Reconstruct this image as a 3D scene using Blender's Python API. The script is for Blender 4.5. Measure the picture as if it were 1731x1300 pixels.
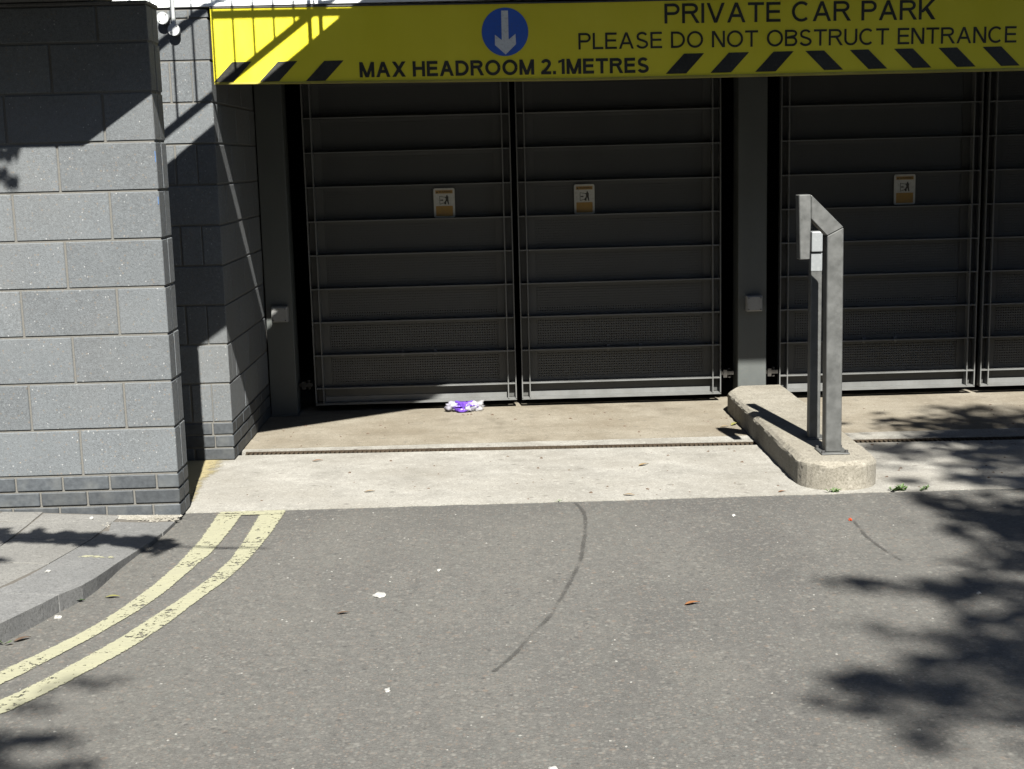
import bpy, bmesh, math, random
from mathutils import Vector, Matrix
random.seed(7)
for o in list(bpy.data.objects): bpy.data.objects.remove(o)
scene = bpy.context.scene
COL = scene.collection

# ------------------------------------------------------------------ camera
cd = bpy.data.cameras.new("camera"); cam = bpy.data.objects.new("camera", cd); COL.objects.link(cam)
cd.sensor_fit = 'HORIZONTAL'; cd.sensor_width = 36.0; cd.lens = 36.0*2277.8/1731.0
cd.clip_start = 0.05; cd.clip_end = 400
RA = Vector((0.99946013, -0.02076587, -0.02546042)); UA = Vector((0.02855982, 0.16603816, 0.98570567)); FA = Vector((0.01624164, 0.98590066, -0.16654159))
m = Matrix.Identity(4)
for i in range(3):
    m[i][0] = RA[i]; m[i][1] = UA[i]; m[i][2] = -FA[i]
m.translation = Vector((1.5168, -6.3685, 1.686))
cam.matrix_world = m
scene.camera = cam

# ------------------------------------------------------------------ light
SUN_TO = Vector((0.13, -1.0, 1.085)).normalized()        # towards the sun
EL = math.asin(SUN_TO.z); AZ = math.atan2(SUN_TO.x, SUN_TO.y)
w = bpy.data.worlds.new("World"); scene.world = w; w.use_nodes = True
nt = w.node_tree; nt.nodes.clear()
sky = nt.nodes.new('ShaderNodeTexSky'); sky.sky_type = 'NISHITA'; sky.sun_disc = False
sky.sun_elevation = EL; sky.sun_rotation = AZ; sky.air_density = 0.7; sky.dust_density = 0.3; sky.ozone_density = 1.0
bg = nt.nodes.new('ShaderNodeBackground'); bg.inputs[1].default_value = 0.05
wo = nt.nodes.new('ShaderNodeOutputWorld')
nt.links.new(sky.outputs[0], bg.inputs[0]); nt.links.new(bg.outputs[0], wo.inputs[0])
sd = bpy.data.lights.new("sun", 'SUN'); sd.energy = 5.0; sd.angle = math.radians(0.5); sd.color = (1.0, 0.97, 0.905)
so = bpy.data.objects.new("sun", sd); COL.objects.link(so)
so.rotation_euler = SUN_TO.to_track_quat('Z', 'Y').to_euler()
vs = scene.view_settings; vs.view_transform = 'Standard'; vs.look = 'None'; vs.gamma = 1.0; vs.use_curve_mapping = False
vs.exposure = 2.0
scene.render.engine = 'CYCLES'
scene.cycles.use_denoising = True
scene.cycles.max_bounces = 8; scene.cycles.diffuse_bounces = 4; scene.cycles.transparent_max_bounces = 12

# ------------------------------------------------------------------ materials
ALBEDO = .56          # one calibration factor for the weathered mineral surfaces
class NT:
    def __init__(s, name, gain=ALBEDO):
        s.gain = gain
        s.m = bpy.data.materials.new(name); s.m.use_nodes = True
        s.t = s.m.node_tree; s.t.nodes.clear()
        s.out = s.n('OutputMaterial'); s.b = s.n('BsdfPrincipled'); s.l(s.b.outputs[0], s.out.inputs[0])
        s.pos = s.n('NewGeometry').outputs['Position']
    def n(s, k): return s.t.nodes.new('ShaderNode' + k)
    def l(s, a, b): s.t.links.new(a, b)
    def map(s, scale=(1, 1, 1), rnd=False):
        mp = s.n('Mapping'); mp.inputs['Scale'].default_value = scale; s.l(s.pos, mp.inputs[0])
        if rnd:
            oi = s.n('ObjectInfo'); c = s.n('CombineXYZ'); mu = s.n('Math'); mu.operation = 'MULTIPLY'; mu.inputs[1].default_value = 37.0
            s.l(oi.outputs['Random'], mu.inputs[0])
            for i in range(3): s.l(mu.outputs[0], c.inputs[i])
            s.l(c.outputs[0], mp.inputs['Location'])
        return mp.outputs[0]
    def noise(s, scale, detail=4, rough=.55, vec=None, col=False):
        x = s.n('TexNoise'); x.inputs['Scale'].default_value = scale; x.inputs['Detail'].default_value = detail; x.inputs['Roughness'].default_value = rough
        s.l(vec if vec else s.pos, x.inputs['Vector']); return x.outputs['Color' if col else 'Fac']
    def vor(s, scale, out='Distance', vec=None, feat='F1', rand=1.0):
        x = s.n('TexVoronoi'); x.inputs['Scale'].default_value = scale; x.feature = feat; x.inputs['Randomness'].default_value = rand
        s.l(vec if vec else s.pos, x.inputs['Vector']); return x.outputs[out]
    def ramp(s, fac, stops, interp='LINEAR'):
        r = s.n('ValToRGB'); r.color_ramp.interpolation = interp; e = r.color_ramp.elements
        while len(e) < len(stops): e.new(.5)
        for q, (p, c) in zip(e, stops):
            q.position = p; q.color = (c, c, c, 1) if isinstance(c, (int, float)) else (*c, 1)
        s.l(fac, r.inputs[0]); return r.outputs[0]
    def mix(s, fac, a, b, mode='MIX'):
        x = s.n('Mix'); x.data_type = 'RGBA'; x.blend_type = mode
        for v, sock in ((fac, x.inputs[0]), (a, x.inputs[6]), (b, x.inputs[7])):
            if isinstance(v, (int, float)): sock.default_value = v if sock.type == 'VALUE' else (v, v, v, 1)
            elif isinstance(v, tuple): sock.default_value = (*v, 1)
            else: s.l(v, sock)
        return x.outputs[2]
    def math(s, op, a, b=0.0, clamp=False):
        x = s.n('Math'); x.operation = op; x.use_clamp = clamp
        for v, sock in ((a, x.inputs[0]), (b, x.inputs[1])):
            if isinstance(v, (int, float)): sock.default_value = v
            else: s.l(v, sock)
        return x.outputs[0]
    def col(s, c):
        if isinstance(c, tuple): s.b.inputs['Base Color'].default_value = (*[x*s.gain for x in c], 1)
        else: s.l(c if s.gain == 1 else s.mix(1.0, c, s.gain, 'MULTIPLY'), s.b.inputs['Base Color'])
    def rough(s, r):
        if isinstance(r, (int, float)): s.b.inputs['Roughness'].default_value = r
        else: s.l(r, s.b.inputs['Roughness'])
    def bump(s, h, strength=.3, dist=.01):
        x = s.n('Bump'); x.inputs['Strength'].default_value = strength; x.inputs['Distance'].default_value = dist
        s.l(h, x.inputs['Height']); s.l(x.outputs[0], s.b.inputs['Normal'])
    def alpha(s, fac):          # fac 1 = solid
        tr = s.n('BsdfTransparent'); mx = s.n('MixShader'); s.l(fac, mx.inputs[0]); s.l(tr.outputs[0], mx.inputs[1]); s.l(s.b.outputs[0], mx.inputs[2]); s.l(mx.outputs[0], s.out.inputs[0])
    def uv(s):
        return s.n('TexCoord').outputs['UV']
    def sep(s, v):
        x = s.n('SeparateXYZ'); s.l(v, x.inputs[0]); return x.outputs

M = {}
def mat_block(name, base):
    t = NT(name); v = t.map((1, 1, 1), True)
    n1 = t.noise(70, 6, .75, v); n2 = t.noise(4, 4, .65, v); n3 = t.noise(230, 3, .7, v); n4 = t.noise(1.1, 3, .6)
    c = t.mix(t.ramp(n1, [(.34, 0), (.66, 1)]), tuple(x*.74 for x in base), tuple(x*1.26 for x in base))
    c = t.mix(t.ramp(n2, [(.35, 0), (.7, .55)]), c, tuple(x*1.25 for x in base))
    c = t.mix(t.ramp(n3, [(.36, .6), (.5, 0)]), c, tuple(x*.42 for x in base))
    vc = t.vor(85, 'Color', v); vd = t.vor(85, 'Distance', v)
    pick = t.math('MULTIPLY', t.ramp(t.sep(vc)[0], [(.945, 0), (.97, 1)]), t.ramp(vd, [(.14, 1), (.34, 0)]))
    c = t.mix(t.math('MULTIPLY', pick, .75), c, (.48, .48, .47))
    pick2 = t.math('MULTIPLY', t.ramp(t.sep(vc)[1], [(.82, 0), (.9, 1)]), t.ramp(vd, [(.25, 1), (.5, 0)]))
    c = t.mix(t.math('MULTIPLY', pick2, .45), c, tuple(x*1.5 for x in base))
    pick3 = t.math('MULTIPLY', t.ramp(t.sep(vc)[2], [(.88, 0), (.93, 1)]), t.ramp(vd, [(.25, 1), (.5, 0)]))
    c = t.mix(t.math('MULTIPLY', pick3, .5), c, (.20, .155, .11))
    c = t.mix(t.ramp(n4, [(.45, 0), (.75, .25)]), c, (.15, .14, .125))
    oi = t.n('ObjectInfo'); hv = t.ramp(oi.outputs['Random'], [(0, .88), (1, 1.10)])
    c = t.mix(1.0, c, hv, 'MULTIPLY')
    t.col(c); t.rough(.92); t.bump(t.math('ADD', n1, t.math('MULTIPLY', n3, .7)), .6, .004)
    M[name] = t.m
mat_block('block', (.130, .142, .150))
def mat_brick():
    t = NT('brick'); v = t.map((1, 1, 1), True)
    n = t.noise(40, 4, .6, v); n2 = t.noise(9, 3, .6, v)
    c = t.mix(t.ramp(n, [(.3, 0), (.7, 1)]), (.036, .042, .048), (.068, .077, .085))
    c = t.mix(t.ramp(n2, [(.5, 0), (.75, .5)]), c, (.125, .13, .125))
    oi = t.n('ObjectInfo'); c = t.mix(1.0, c, t.ramp(oi.outputs['Random'], [(0, .75), (1, 1.2)]), 'MULTIPLY')
    t.col(c); t.rough(.6); t.bump(n, .3, .003); M['brick'] = t.m
mat_brick()
def mat_mortar():
    t = NT('mortar'); n = t.noise(160, 4, .7); n2 = t.noise(3.0, 3)
    c = t.mix(t.ramp(n, [(.3, 0), (.7, 1)]), (.118, .115, .104), (.175, .170, .154))
    c = t.mix(t.ramp(n2, [(.4, 0), (.7, .5)]), c, (.15, .14, .12))
    t.col(c); t.rough(.95); t.bump(n, .6, .004); M['mortar'] = t.m
mat_mortar()
def mat_concrete(name, a, b, stain, streak=True, ystr=7.0, pits=1.0, big=.9, oil=0.0):
    t = NT(name); v = t.map((1.6, ystr, 4) if streak else (3, 3, 3))
    n1 = t.noise(2.4, 8, .74, v); n2 = t.noise(big, 4, .6); n3 = t.noise(90, 5, .7); n4 = t.noise(420, 2, .6)
    c = t.mix(t.ramp(n1, [(.32, 0), (.62, 1)]), a, b)
    c = t.mix(t.ramp(n2, [(.42, 0), (.68, .75)]), c, stain)
    c = t.mix(t.ramp(n3, [(.34, .75), (.52, 0)]), c, tuple(x*.62 for x in stain))
    c = t.mix(t.ramp(n4, [(.34, .6), (.52, 0)]), c, tuple(x*.5 for x in stain))
    n5 = t.noise(30, 4, .7); c = t.mix(t.ramp(n5, [(.56, 0), (.7, .5)]), c, tuple(min(.6, x*1.2) for x in b))
    if oil:
        o1 = t.noise(2.1, 5, .65); o2 = t.noise(1.0, 6, .7, t.map((.8, 3.0, 1)))
        c = t.mix(t.math('MULTIPLY', t.ramp(o1, [(.56, 0), (.70, 1)]), oil), c, tuple(x*.55 for x in stain))
        c = t.mix(t.math('MULTIPLY', t.ramp(o2, [(.58, 0), (.68, 1)]), oil*.8), c, tuple(x*.62 for x in stain))
    pv = t.map((14, 30, 20) if streak else (24, 24, 24)); pd = t.vor(1.0, 'Distance', pv); pc = t.vor(1.0, 'Color', pv)
    pit = t.math('MULTIPLY', t.ramp(t.sep(pc)[0], [(.86, 0), (.9, 1)]), t.ramp(pd, [(.12, 1), (.3, 0)]))
    c = t.mix(t.math('MULTIPLY', pit, .75*pits), c, (.10, .09, .075))
    t.col(c); t.rough(.92)
    h = t.math('SUBTRACT', t.math('ADD', t.math('MULTIPLY', n3, .7), n1), t.math('MULTIPLY', pit, .8))
    t.bump(h, .35, .006); M[name] = t.m
mat_concrete('concrete_apron', (.232, .222, .196), (.42, .408, .368), (.23, .214, .18), ystr=1.7, big=1.9, oil=.30)
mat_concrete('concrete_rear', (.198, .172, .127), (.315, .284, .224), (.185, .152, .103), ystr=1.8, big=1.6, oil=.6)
mat_concrete('concrete_island', (.24, .221, .178), (.35, .326, .272), (.175, .152, .108), streak=False, oil=.35)
mat_concrete('paving', (.175, .172, .16), (.235, .23, .212), (.14, .136, .125), streak=False, pits=.3)
mat_concrete('kerb', (.15, .152, .15), (.20, .20, .195), (.115, .115, .11), streak=False, pits=.2)
mat_concrete('deck', (.12, .12, .12), (.16, .16, .155), (.1, .1, .1), streak=False)
mat_concrete('rubble', (.26, .245, .20), (.42, .405, .365), (.16, .14, .10), streak=False)
mat_concrete('facade_grey', (.10, .10, .10), (.13, .13, .125), (.09, .09, .085), streak=False)
mat_concrete('terrace_brick', (.10, .06, .042), (.14, .085, .06), (.07, .05, .04), streak=False)
def mat_asphalt():
    t = NT('asphalt')
    big = t.noise(.55, 5, .62); mid = t.noise(6, 5, .7); fine = t.noise(120, 4, .78); xf = t.noise(330, 2, .7)
    c = t.mix(t.ramp(mid, [(.3, 0), (.7, 1)]), (.078, .0765, .0695), (.102, .0995, .0895))
    c = t.mix(t.ramp(big, [(.35, .0), (.7, .6)]), c, (.121, .1175, .105))
    yy = t.sep(t.pos)[1]; band = t.math('ADD', yy, t.math('MULTIPLY', t.noise(3.5, 5, .65), .9)); c = t.mix(t.ramp(band, [(-.15, 0), (.60, .7)]), c, (.058, .058, .053))
    tr = t.noise(1.0, 4, .6, t.map((.9, .28, 1))); c = t.mix(t.ramp(tr, [(.38, .75), (.54, 0)]), c, (.062, .060, .056))
    pt = t.noise(1.7, 6, .7); c = t.mix(t.ramp(pt, [(.50, 0), (.66, .5)]), c, (.132, .127, .111))
    st = t.noise(3.2, 3, .5); c = t.mix(t.ramp(st, [(.66, 0), (.74, .45)]), c, (.052, .050, .046))
    blot = t.noise(28, 4, .7)
    c = t.mix(t.ramp(blot, [(.38, .55), (.5, 0)]), c, (.062, .060, .053))
    c = t.mix(t.ramp(blot, [(.55, 0), (.68, .5)]), c, (.135, .124, .108))
    c = t.mix(t.ramp(fine, [(.36, .7), (.52, 0)]), c, (.045, .043, .039))
    c = t.mix(t.ramp(xf, [(.5, 0), (.72, .5)]), c, (.17, .162, .145))
    for sc, lo, colr, amt in ((34, .84, (.150, .143, .125), .6), (42, .91, (.195, .187, .166), .6), (38, .93, (.15, .115, .088), .7), (70, .70, (.165, .158, .14), .65), (95, .78, (.16, .122, .095), .65), (90, .88, (.12, .14, .128), .6), (60, .94, (.23, .22, .198), .65), (45, .93, (.035, .034, .032), .7)):
        v = t.map((1, 1, 1)); vc = t.vor(sc, 'Color', v); vd = t.vor(sc, 'Distance', v)
        p = t.math('MULTIPLY', t.ramp(t.sep(vc)[0], [(lo, 0), (lo+.06, 1)]), t.ramp(vd, [(.2, 1), (.5, 0)]))
        c = t.mix(t.math('MULTIPLY', p, amt), c, colr)
    t.col(c); t.rough(.92)
    t.bump(t.math('SUBTRACT', t.math('MULTIPLY', fine, 1.0), t.math('MULTIPLY', t.vor(90, 'Distance'), .6)), .5, .005); M['asphalt'] = t.m
mat_asphalt()
def mat_paint(name, base, dirt, wear_lo, wear_hi):
    # u runs across the line (0..1, nominal edges .1 and .9)
    t = NT(name); s = t.sep(t.uv()); d = t.math('ABSOLUTE', t.math('SUBTRACT', s[0], .5))
    n = t.noise(45, 5, .7); n2 = t.noise(10, 3, .6); n3 = t.noise(2.0, 2)
    st = t.noise(1, 4, .6, t.map((12, 90, 10)))
    edge = t.math('ADD', d, t.math('MULTIPLY', t.math('SUBTRACT', n, .5), .28))
    solid = t.ramp(edge, [(.40, 1), (.425, 0)])
    wear = t.math('ADD', t.math('MULTIPLY', n, .62), t.math('ADD', t.math('MULTIPLY', n2, .28), t.math('MULTIPLY', n3, .25)))
    keep = t.ramp(wear, [(wear_lo, 0), (wear_hi, 1)])
    c = t.mix(t.ramp(st, [(.35, .55), (.6, 0)]), base, dirt)
    c = t.mix(t.ramp(n2, [(.4, 0), (.75, .4)]), c, dirt)
    t.col(c); t.rough(.8); t.bump(n, .3, .003); t.alpha(t.math('MULTIPLY', solid, keep)); M[name] = t.m
mat_paint('line_paint', (.34, .332, .22), (.26, .254, .18), .490, .522)
def mat_tar():
    t = NT('tar'); s = t.sep(t.uv()); d = t.math('ABSOLUTE', t.math('SUBTRACT', s[0], .5)); n = t.noise(60, 5, .7); n2 = t.noise(7, 3)
    e = t.math('ADD', d, t.math('MULTIPLY', t.math('SUBTRACT', n, .5), 1.1)); solid = t.ramp(e, [(.16, .85), (.36, 0)])
    keep = t.ramp(t.math('ADD', t.math('MULTIPLY', n2, .6), t.math('MULTIPLY', n, .4)), [(.43, .08), (.53, .8)])
    t.col((.060, .058, .052)); t.rough(.85); t.alpha(t.math('MULTIPLY', solid, keep)); M['tar'] = t.m
mat_tar()
def mat_patch():
    t = NT('yellow_floor_paint'); n = t.noise(9, 6, .75); n2 = t.noise(45, 5, .75); s = t.sep(t.uv()); d = t.math('ABSOLUTE', t.math('SUBTRACT', s[0], .42))
    e = t.math('ADD', d, t.math('ADD', t.math('MULTIPLY', t.math('SUBTRACT', n, .5), .5), t.math('MULTIPLY', t.math('SUBTRACT', n2, .5), .4))); keep = t.ramp(e, [(.25, .95), (.46, 0)])
    t.col(t.mix(t.noise(30, 3), (.31, .255, .115), (.35, .305, .18))); t.rough(.8); t.alpha(keep); M['yellow_floor_paint'] = t.m
mat_patch()
def mat_metal_paint(name, base, var=.25, rough=.55, sc=6, dirt=(.075, .066, .05), damt=.35):
    t = NT(name, 1.0); n = t.noise(sc, 5, .65, t.map((1, 1, .35))); n2 = t.noise(70, 4, .7)
    c = t.mix(t.ramp(n, [(.3, 0), (.7, 1)]), tuple(x*(1-var) for x in base), tuple(x*(1+var) for x in base))
    c = t.mix(t.ramp(n2, [(.5, 0), (.75, damt)]), c, dirt)
    t.col(c); t.rough(t.ramp(n, [(.3, rough-.08), (.7, rough+.1)])); t.bump(n2, .12, .002); M[name] = t.m
mat_metal_paint('gate_paint', (0.084, 0.086, 0.084), .15)
mat_metal_paint('mesh_paint', (0.038, 0.039, 0.037), .15)
mat_metal_paint('post_paint', (0.046, 0.051, 0.049), .12)
mat_metal_paint('box_grey', (0.17, 0.172, 0.168), .15)
mat_metal_paint('steel_dark', (0.032, 0.032, 0.032), .2)
mat_metal_paint('rusty', (0.016, 0.014, 0.011), .4, .8)
mat_metal_paint('grating', (0.034, 0.026, 0.018), .4, .85)
mat_metal_paint('sign_yellow', (0.54, 0.475, 0.022), .05, .38, 3, (.5, .43, .03), .15)
mat_metal_paint('sign_edge', (0.24, 0.21, 0.03), .15, .5)
mat_metal_paint('sign_black', (0.012, 0.013, 0.01), .2, .45)
mat_metal_paint('sign_blue', (0.02, 0.08, 0.36), .1, .4)
mat_metal_paint('sign_white', (0.46, 0.48, 0.48), .06, .4)
mat_metal_paint('fascia_white', (0.6, 0.61, 0.6), .04, .7, 3, (.6, .6, .57), .2)
mat_metal_paint('plastic_white', (0.26, 0.272, 0.272), .05, .4, 8, (.5, .5, .48), .15)
mat_metal_paint('sticker_white', (0.33, 0.33, 0.3), .08, .4)
mat_metal_paint('sticker_orange', (0.24, 0.135, 0.022), .15, .45)
mat_metal_paint('sticker_ink', (0.02, 0.017, 0.012), .1, .5)
mat_metal_paint('reader_white', (0.135, 0.143, 0.147), .05, .4, 8, (.5, .5, .48), .1)
M['grating'].node_tree.nodes['Principled BSDF'].inputs['Specular IOR Level'].default_value = .05
def mat_steel():
    t = NT('stainless'); v = t.map((30, 30, 2.0)); n = t.noise(1.0, 5, .7, v); n2 = t.noise(14, 5, .7); n3 = t.noise(60, 3)
    c = t.mix(t.ramp(n2, [(.35, 0), (.65, 1)]), (.10, .103, .099), (.145, .148, .143))
    c = t.mix(t.ramp(n3, [(.58, 0), (.8, .4)]), c, (.075, .07, .06))
    t.col(c); t.b.inputs['Metallic'].default_value = .35; t.rough(t.ramp(n2, [(.3, .42), (.7, .62)])); t.bump(n, .15, .002); M['stainless'] = t.m
mat_steel()
def flat(name, c, r=.7, trans=0.0):
    t = NT(name); n = t.noise(40, 3); t.col(t.mix(n, tuple(x*.8 for x in c), tuple(min(1, x*1.2) for x in c))); t.rough(r)
    if trans: t.b.inputs['Transmission Weight'].default_value = trans
    M[name] = t.m
flat('dark_interior', (.03, .03, .03), .95); M['dark_interior'].node_tree.nodes['Principled BSDF'].inputs['Specular IOR Level'].default_value = .1
flat('leaf_green', (.035, .075, .016)); flat('weed_green', (.06, .125, .018)); flat('leaf_orange', (.21, .085, .025)); flat('leaf_tan', (.23, .155, .07)); flat('leaf_brown', (.09, .055, .032)); flat('leaf_yellow', (.20, .19, .045))
flat('bark', (.07, .055, .04)); flat('bag_purple', (.13, .055, .40), .3); flat('bag_white', (.30, .29, .34), .35); flat('dirt', (.10, .09, .075), .95); flat('gum_white', (.40, .395, .37), .6); flat('grit_pale', (.23, .225, .205), .8); flat('plastic_red', (.45, .06, .015), .4); flat('blue_mark', (.05, .14, .34), .7); flat('window_glass', (.02, .025, .03), .1)
def mat_film():
    t = NT('clear_film'); t.col((.85, .85, .88)); t.rough(.15); f = t.n('Value'); f.outputs[0].default_value = .28; t.alpha(f.outputs[0]); M['clear_film'] = t.m
mat_film()

# ------------------------------------------------------------------ geometry helpers
def link(name, me, mat, parent=None, loc=None):
    o = bpy.data.objects.new(name, me); COL.objects.link(o)
    if mat and not me.materials: me.materials.append(M[mat])
    if parent: o.parent = parent
    if loc: o.location = loc
    return o
def mesh(verts, faces, smooth=False):
    me = bpy.data.meshes.new("mesh"); me.from_pydata([tuple(v) for v in verts], [], faces); me.update()
    if smooth:
        for p in me.polygons: p.use_smooth = True
    return me
BOXF = [(0, 3, 2, 1), (4, 5, 6, 7), (0, 1, 5, 4), (1, 2, 6, 5), (2, 3, 7, 6), (3, 0, 4, 7)]
class MB:
    def __init__(s): s.v = []; s.f = []
    def box(s, x0, x1, y0, y1, z0, z1):
        k = len(s.v); s.v += [(x0, y0, z0), (x1, y0, z0), (x1, y1, z0), (x0, y1, z0), (x0, y0, z1), (x1, y0, z1), (x1, y1, z1), (x0, y1, z1)]
        s.f += [tuple(i+k for i in q) for q in BOXF]; return s
    def prism(s, poly, axis, a, b):      # poly of 2D points swept along an axis from a to b
        k = len(s.v); n = len(poly)
        def P(p, q): return (q, p[0], p[1]) if axis == 0 else (p[0], q, p[1]) if axis == 1 else (p[0], p[1], q)
        s.v += [P(p, a) for p in poly] + [P(p, b) for p in poly]
        s.f += [tuple(range(k, k+n)), tuple(range(k+2*n-1, k+n-1, -1))]
        s.f += [(k+i, k+(i+1) % n, k+n+(i+1) % n, k+n+i) for i in range(n)]; return s
    def tube(s, a, b, r0, r1=None, n=10):
        r1 = r0 if r1 is None else r1; a = Vector(a); b = Vector(b); d = (b-a).normalized()
        u = d.orthogonal().normalized(); w_ = d.cross(u); k = len(s.v)
        for c, r in ((a, r0), (b, r1)):
            for i in range(n):
                t = 2*math.pi*i/n; s.v.append(tuple(c + u*r*math.cos(t) + w_*r*math.sin(t)))
        s.f += [(k+i, k+(i+1) % n, k+n+(i+1) % n, k+n+i) for i in range(n)] + [tuple(range(k+n-1, k-1, -1)), tuple(range(k+n, k+2*n))]; return s
    def me(s, bevel=0, recalc=True, seg=1, smooth=False):
        bm = bmesh.new(); vs_ = [bm.verts.new(v) for v in s.v]
        for f in s.f: bm.faces.new([vs_[i] for i in f])
        if recalc: bmesh.ops.recalc_face_normals(bm, faces=bm.faces)
        if bevel: bmesh.ops.bevel(bm, geom=list(bm.edges), offset=bevel, segments=seg, affect='EDGES', profile=.5)
        me = bpy.data.meshes.new("mesh"); bm.to_mesh(me); bm.free()
        if smooth:
            for p in me.polygons: p.use_smooth = True
        return me
    def build(s, name, mat, parent=None, bevel=0, loc=None, seg=1): return link(name, s.me(bevel, seg=seg), mat, parent, loc)
def thing(name, label, cat, loc=(0, 0, 0), group=None):
    o = bpy.data.objects.new(name, None); COL.objects.link(o); o.empty_display_size = .1; o.location = loc
    return tag(o, label, cat, group)
def tag(o, label, cat, group=None):
    o["label"] = label; o["category"] = cat
    if group: o["group"] = group
    return o
def struct(o): o["kind"] = "structure"; return o
def box(name, mat, parent, x0, x1, y0, y1, z0, z1, bevel=0): return MB().box(x0, x1, y0, y1, z0, z1).build(name, mat, parent, bevel)
def ribbon(name, pts_l, pts_r, z, mat, parent=None):
    """flat strip between two polylines; u across, v along"""
    def resample(p, n):
        d = [0]
        for a, b in zip(p, p[1:]): d.append(d[-1]+math.dist(a, b))
        out = []
        for i in range(n):
            t = d[-1]*i/(n-1); k = max(j for j in range(len(d)) if d[j] <= t+1e-9); k = min(k, len(p)-2); f = (t-d[k])/max(d[k+1]-d[k], 1e-9)
            out.append((p[k][0]+(p[k+1][0]-p[k][0])*f, p[k][1]+(p[k+1][1]-p[k][1])*f))
        return out
    N = 40; L = resample(pts_l, N); R = resample(pts_r, N); v = []; f = []
    for a, b in zip(L, R):
        c = ((a[0]+b[0])/2, (a[1]+b[1])/2); e = 1.28
        v += [(c[0]+(a[0]-c[0])*e, c[1]+(a[1]-c[1])*e, z), (c[0]+(b[0]-c[0])*e, c[1]+(b[1]-c[1])*e, z)]
    f = [(2*i, 2*i+1, 2*i+3, 2*i+2) for i in range(N-1)]
    me = mesh(v, f); uvl = me.uv_layers.new(name="UVMap")
    for p in me.polygons:
        for li in p.loop_indices:
            vi = me.loops[li].vertex_index; uvl.data[li].uv = (vi % 2, (vi//2)/N)
    if me.polygons[0].normal.z < 0: me.flip_normals()
    return link(name, me, mat, parent)

# ------------------------------------------------------------------ ground
asphalt = struct(link('road', mesh([(-60, -70, -.005), (60, -70, -.005), (60, .30, -.005), (-60, .30, -.005)], [(0, 1, 2, 3)]), 'asphalt'))
struct(link('ground', mesh([(-200, -200, -.26), (200, -200, -.26), (200, 200, -.26), (-200, 200, -.26)], [(0, 1, 2, 3)]), 'asphalt'))
def jag(x0, x1, y_of, amp, step=.035, seed=1):
    r = random.Random(seed); out = []; x = x0; o_ = 0
    while x < x1:
        o_ = o_*.7 + r.uniform(-amp, amp)*.6; out.append((x, y_of(x)+o_)); x += step*r.uniform(.6, 1.4)
    out.append((x1, y_of(x1))); return out
YD = lambda x: 1.392-.042*x                      # front edge of the drain
edge_front = jag(-2.2, 7.5, lambda x: .105, .007, seed=3)
edge_joint = jag(-.3, 7.5, lambda x: 1.555-.006*x, .006, .07, seed=5)
def slab(name, near, far, z0, z1, mat, parent=None):
    poly = near + list(reversed(far)); return MB().prism(poly, 2, z0, z1).build(name, mat, parent)
line = lambda f, x0=-.3, x1=7.5: [(x0, f(x0)), (x1, f(x1))]
struct(slab('apron', edge_front, line(YD, -2.2), -.12, .0, 'concrete_apron'))
struct(slab('channel_surround', line(lambda x: YD(x)+.108), [(x, y-.008) for x, y in edge_joint], -.12, .001, 'concrete_apron'))
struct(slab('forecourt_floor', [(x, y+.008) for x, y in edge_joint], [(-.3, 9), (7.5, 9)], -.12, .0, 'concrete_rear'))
box('joint_bed', 'dirt', None, -.3, 7.5, 1.505, 2.0, -.10, -.02)["kind"] = "structure"

drain = thing('drain_channel', 'long narrow slotted drain set across the concrete in front of the gates', 'drain', (0, 0, 0))
a = math.atan(-.042)
tr = MB().box(.05, 7.4, .0, .108, -.11, -.07).build('trough', 'dark_interior', drain); tr.location = (0, YD(0), 0); tr.rotation_euler.z = a
mb = MB(); x = .06
while x < 5.4:
    mb.box(x, x+.012, .0085, .1005, -.03, -.006); x += .027
mb.box(.05, 5.4, .0, .008, -.035, -.012).box(.05, 5.4, .101, .108, -.07, -.004)
gr = mb.build('grating', 'grating', drain); gr.location = (0, YD(0), 0); gr.rotation_euler.z = a; gr["kind"] = "stuff"

# yellow floor paint beside the wall foot
pp = ribbon('yellow_floor_paint', [(-.42, 1.5), (-.30, 1.2), (-.2, .8), (-.12, .30)], [(.0, 1.262), (-.0, 1.1), (-.03, .7), (.005, .31)], .004, 'yellow_floor_paint'); struct(pp)

# double yellow lines
l1o = [(.172, .088), (.178, -.391), (.154, -.787), (.117, -1.073), (.059, -1.358), (0, -1.564), (-.085, -1.764), (-.184, -1.957), (-.55, -2.55), (-1.2, -3.2)]
l1i = [(.285, .088), (.278, -.323), (.262, -.606), (.225, -.861), (.185, -1.141), (.135, -1.36), (.045, -1.631), (-.051, -1.869), (-.12, -2.035), (-.48, -2.62), (-1.15, -3.28)]
l2o = [(.380, .088), (.382, -.374), (.375, -.707), (.336, -.97), (.275, -1.223), (.209, -1.453), (.144, -1.676), (.062, -1.89), (-.022, -2.086), (-.089, -2.21), (-.42, -2.72), (-1.05, -3.36)]
l2i = [(.493, .088), (.478, -.345), (.455, -.678), (.412, -.977), (.345, -1.243), (.285, -1.512), (.215, -1.755), (.118, -1.985), (.029, -2.18), (-.045, -2.315), (-.35, -2.8), (-1.0, -3.45)]
ylines = struct(bpy.data.objects.new('road_marking', None)); COL.objects.link(ylines)
ribbon('yellow_line', l1o, l1i, -.001, 'line_paint', ylines)
ribbon('yellow_line', l2o, l2i, -.001, 'line_paint', ylines)
ribbon('end_bar', [(.17, .025), (.49, .025)], [(.17, .094), (.49, .094)], .0005, 'line_paint', ylines)

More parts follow.
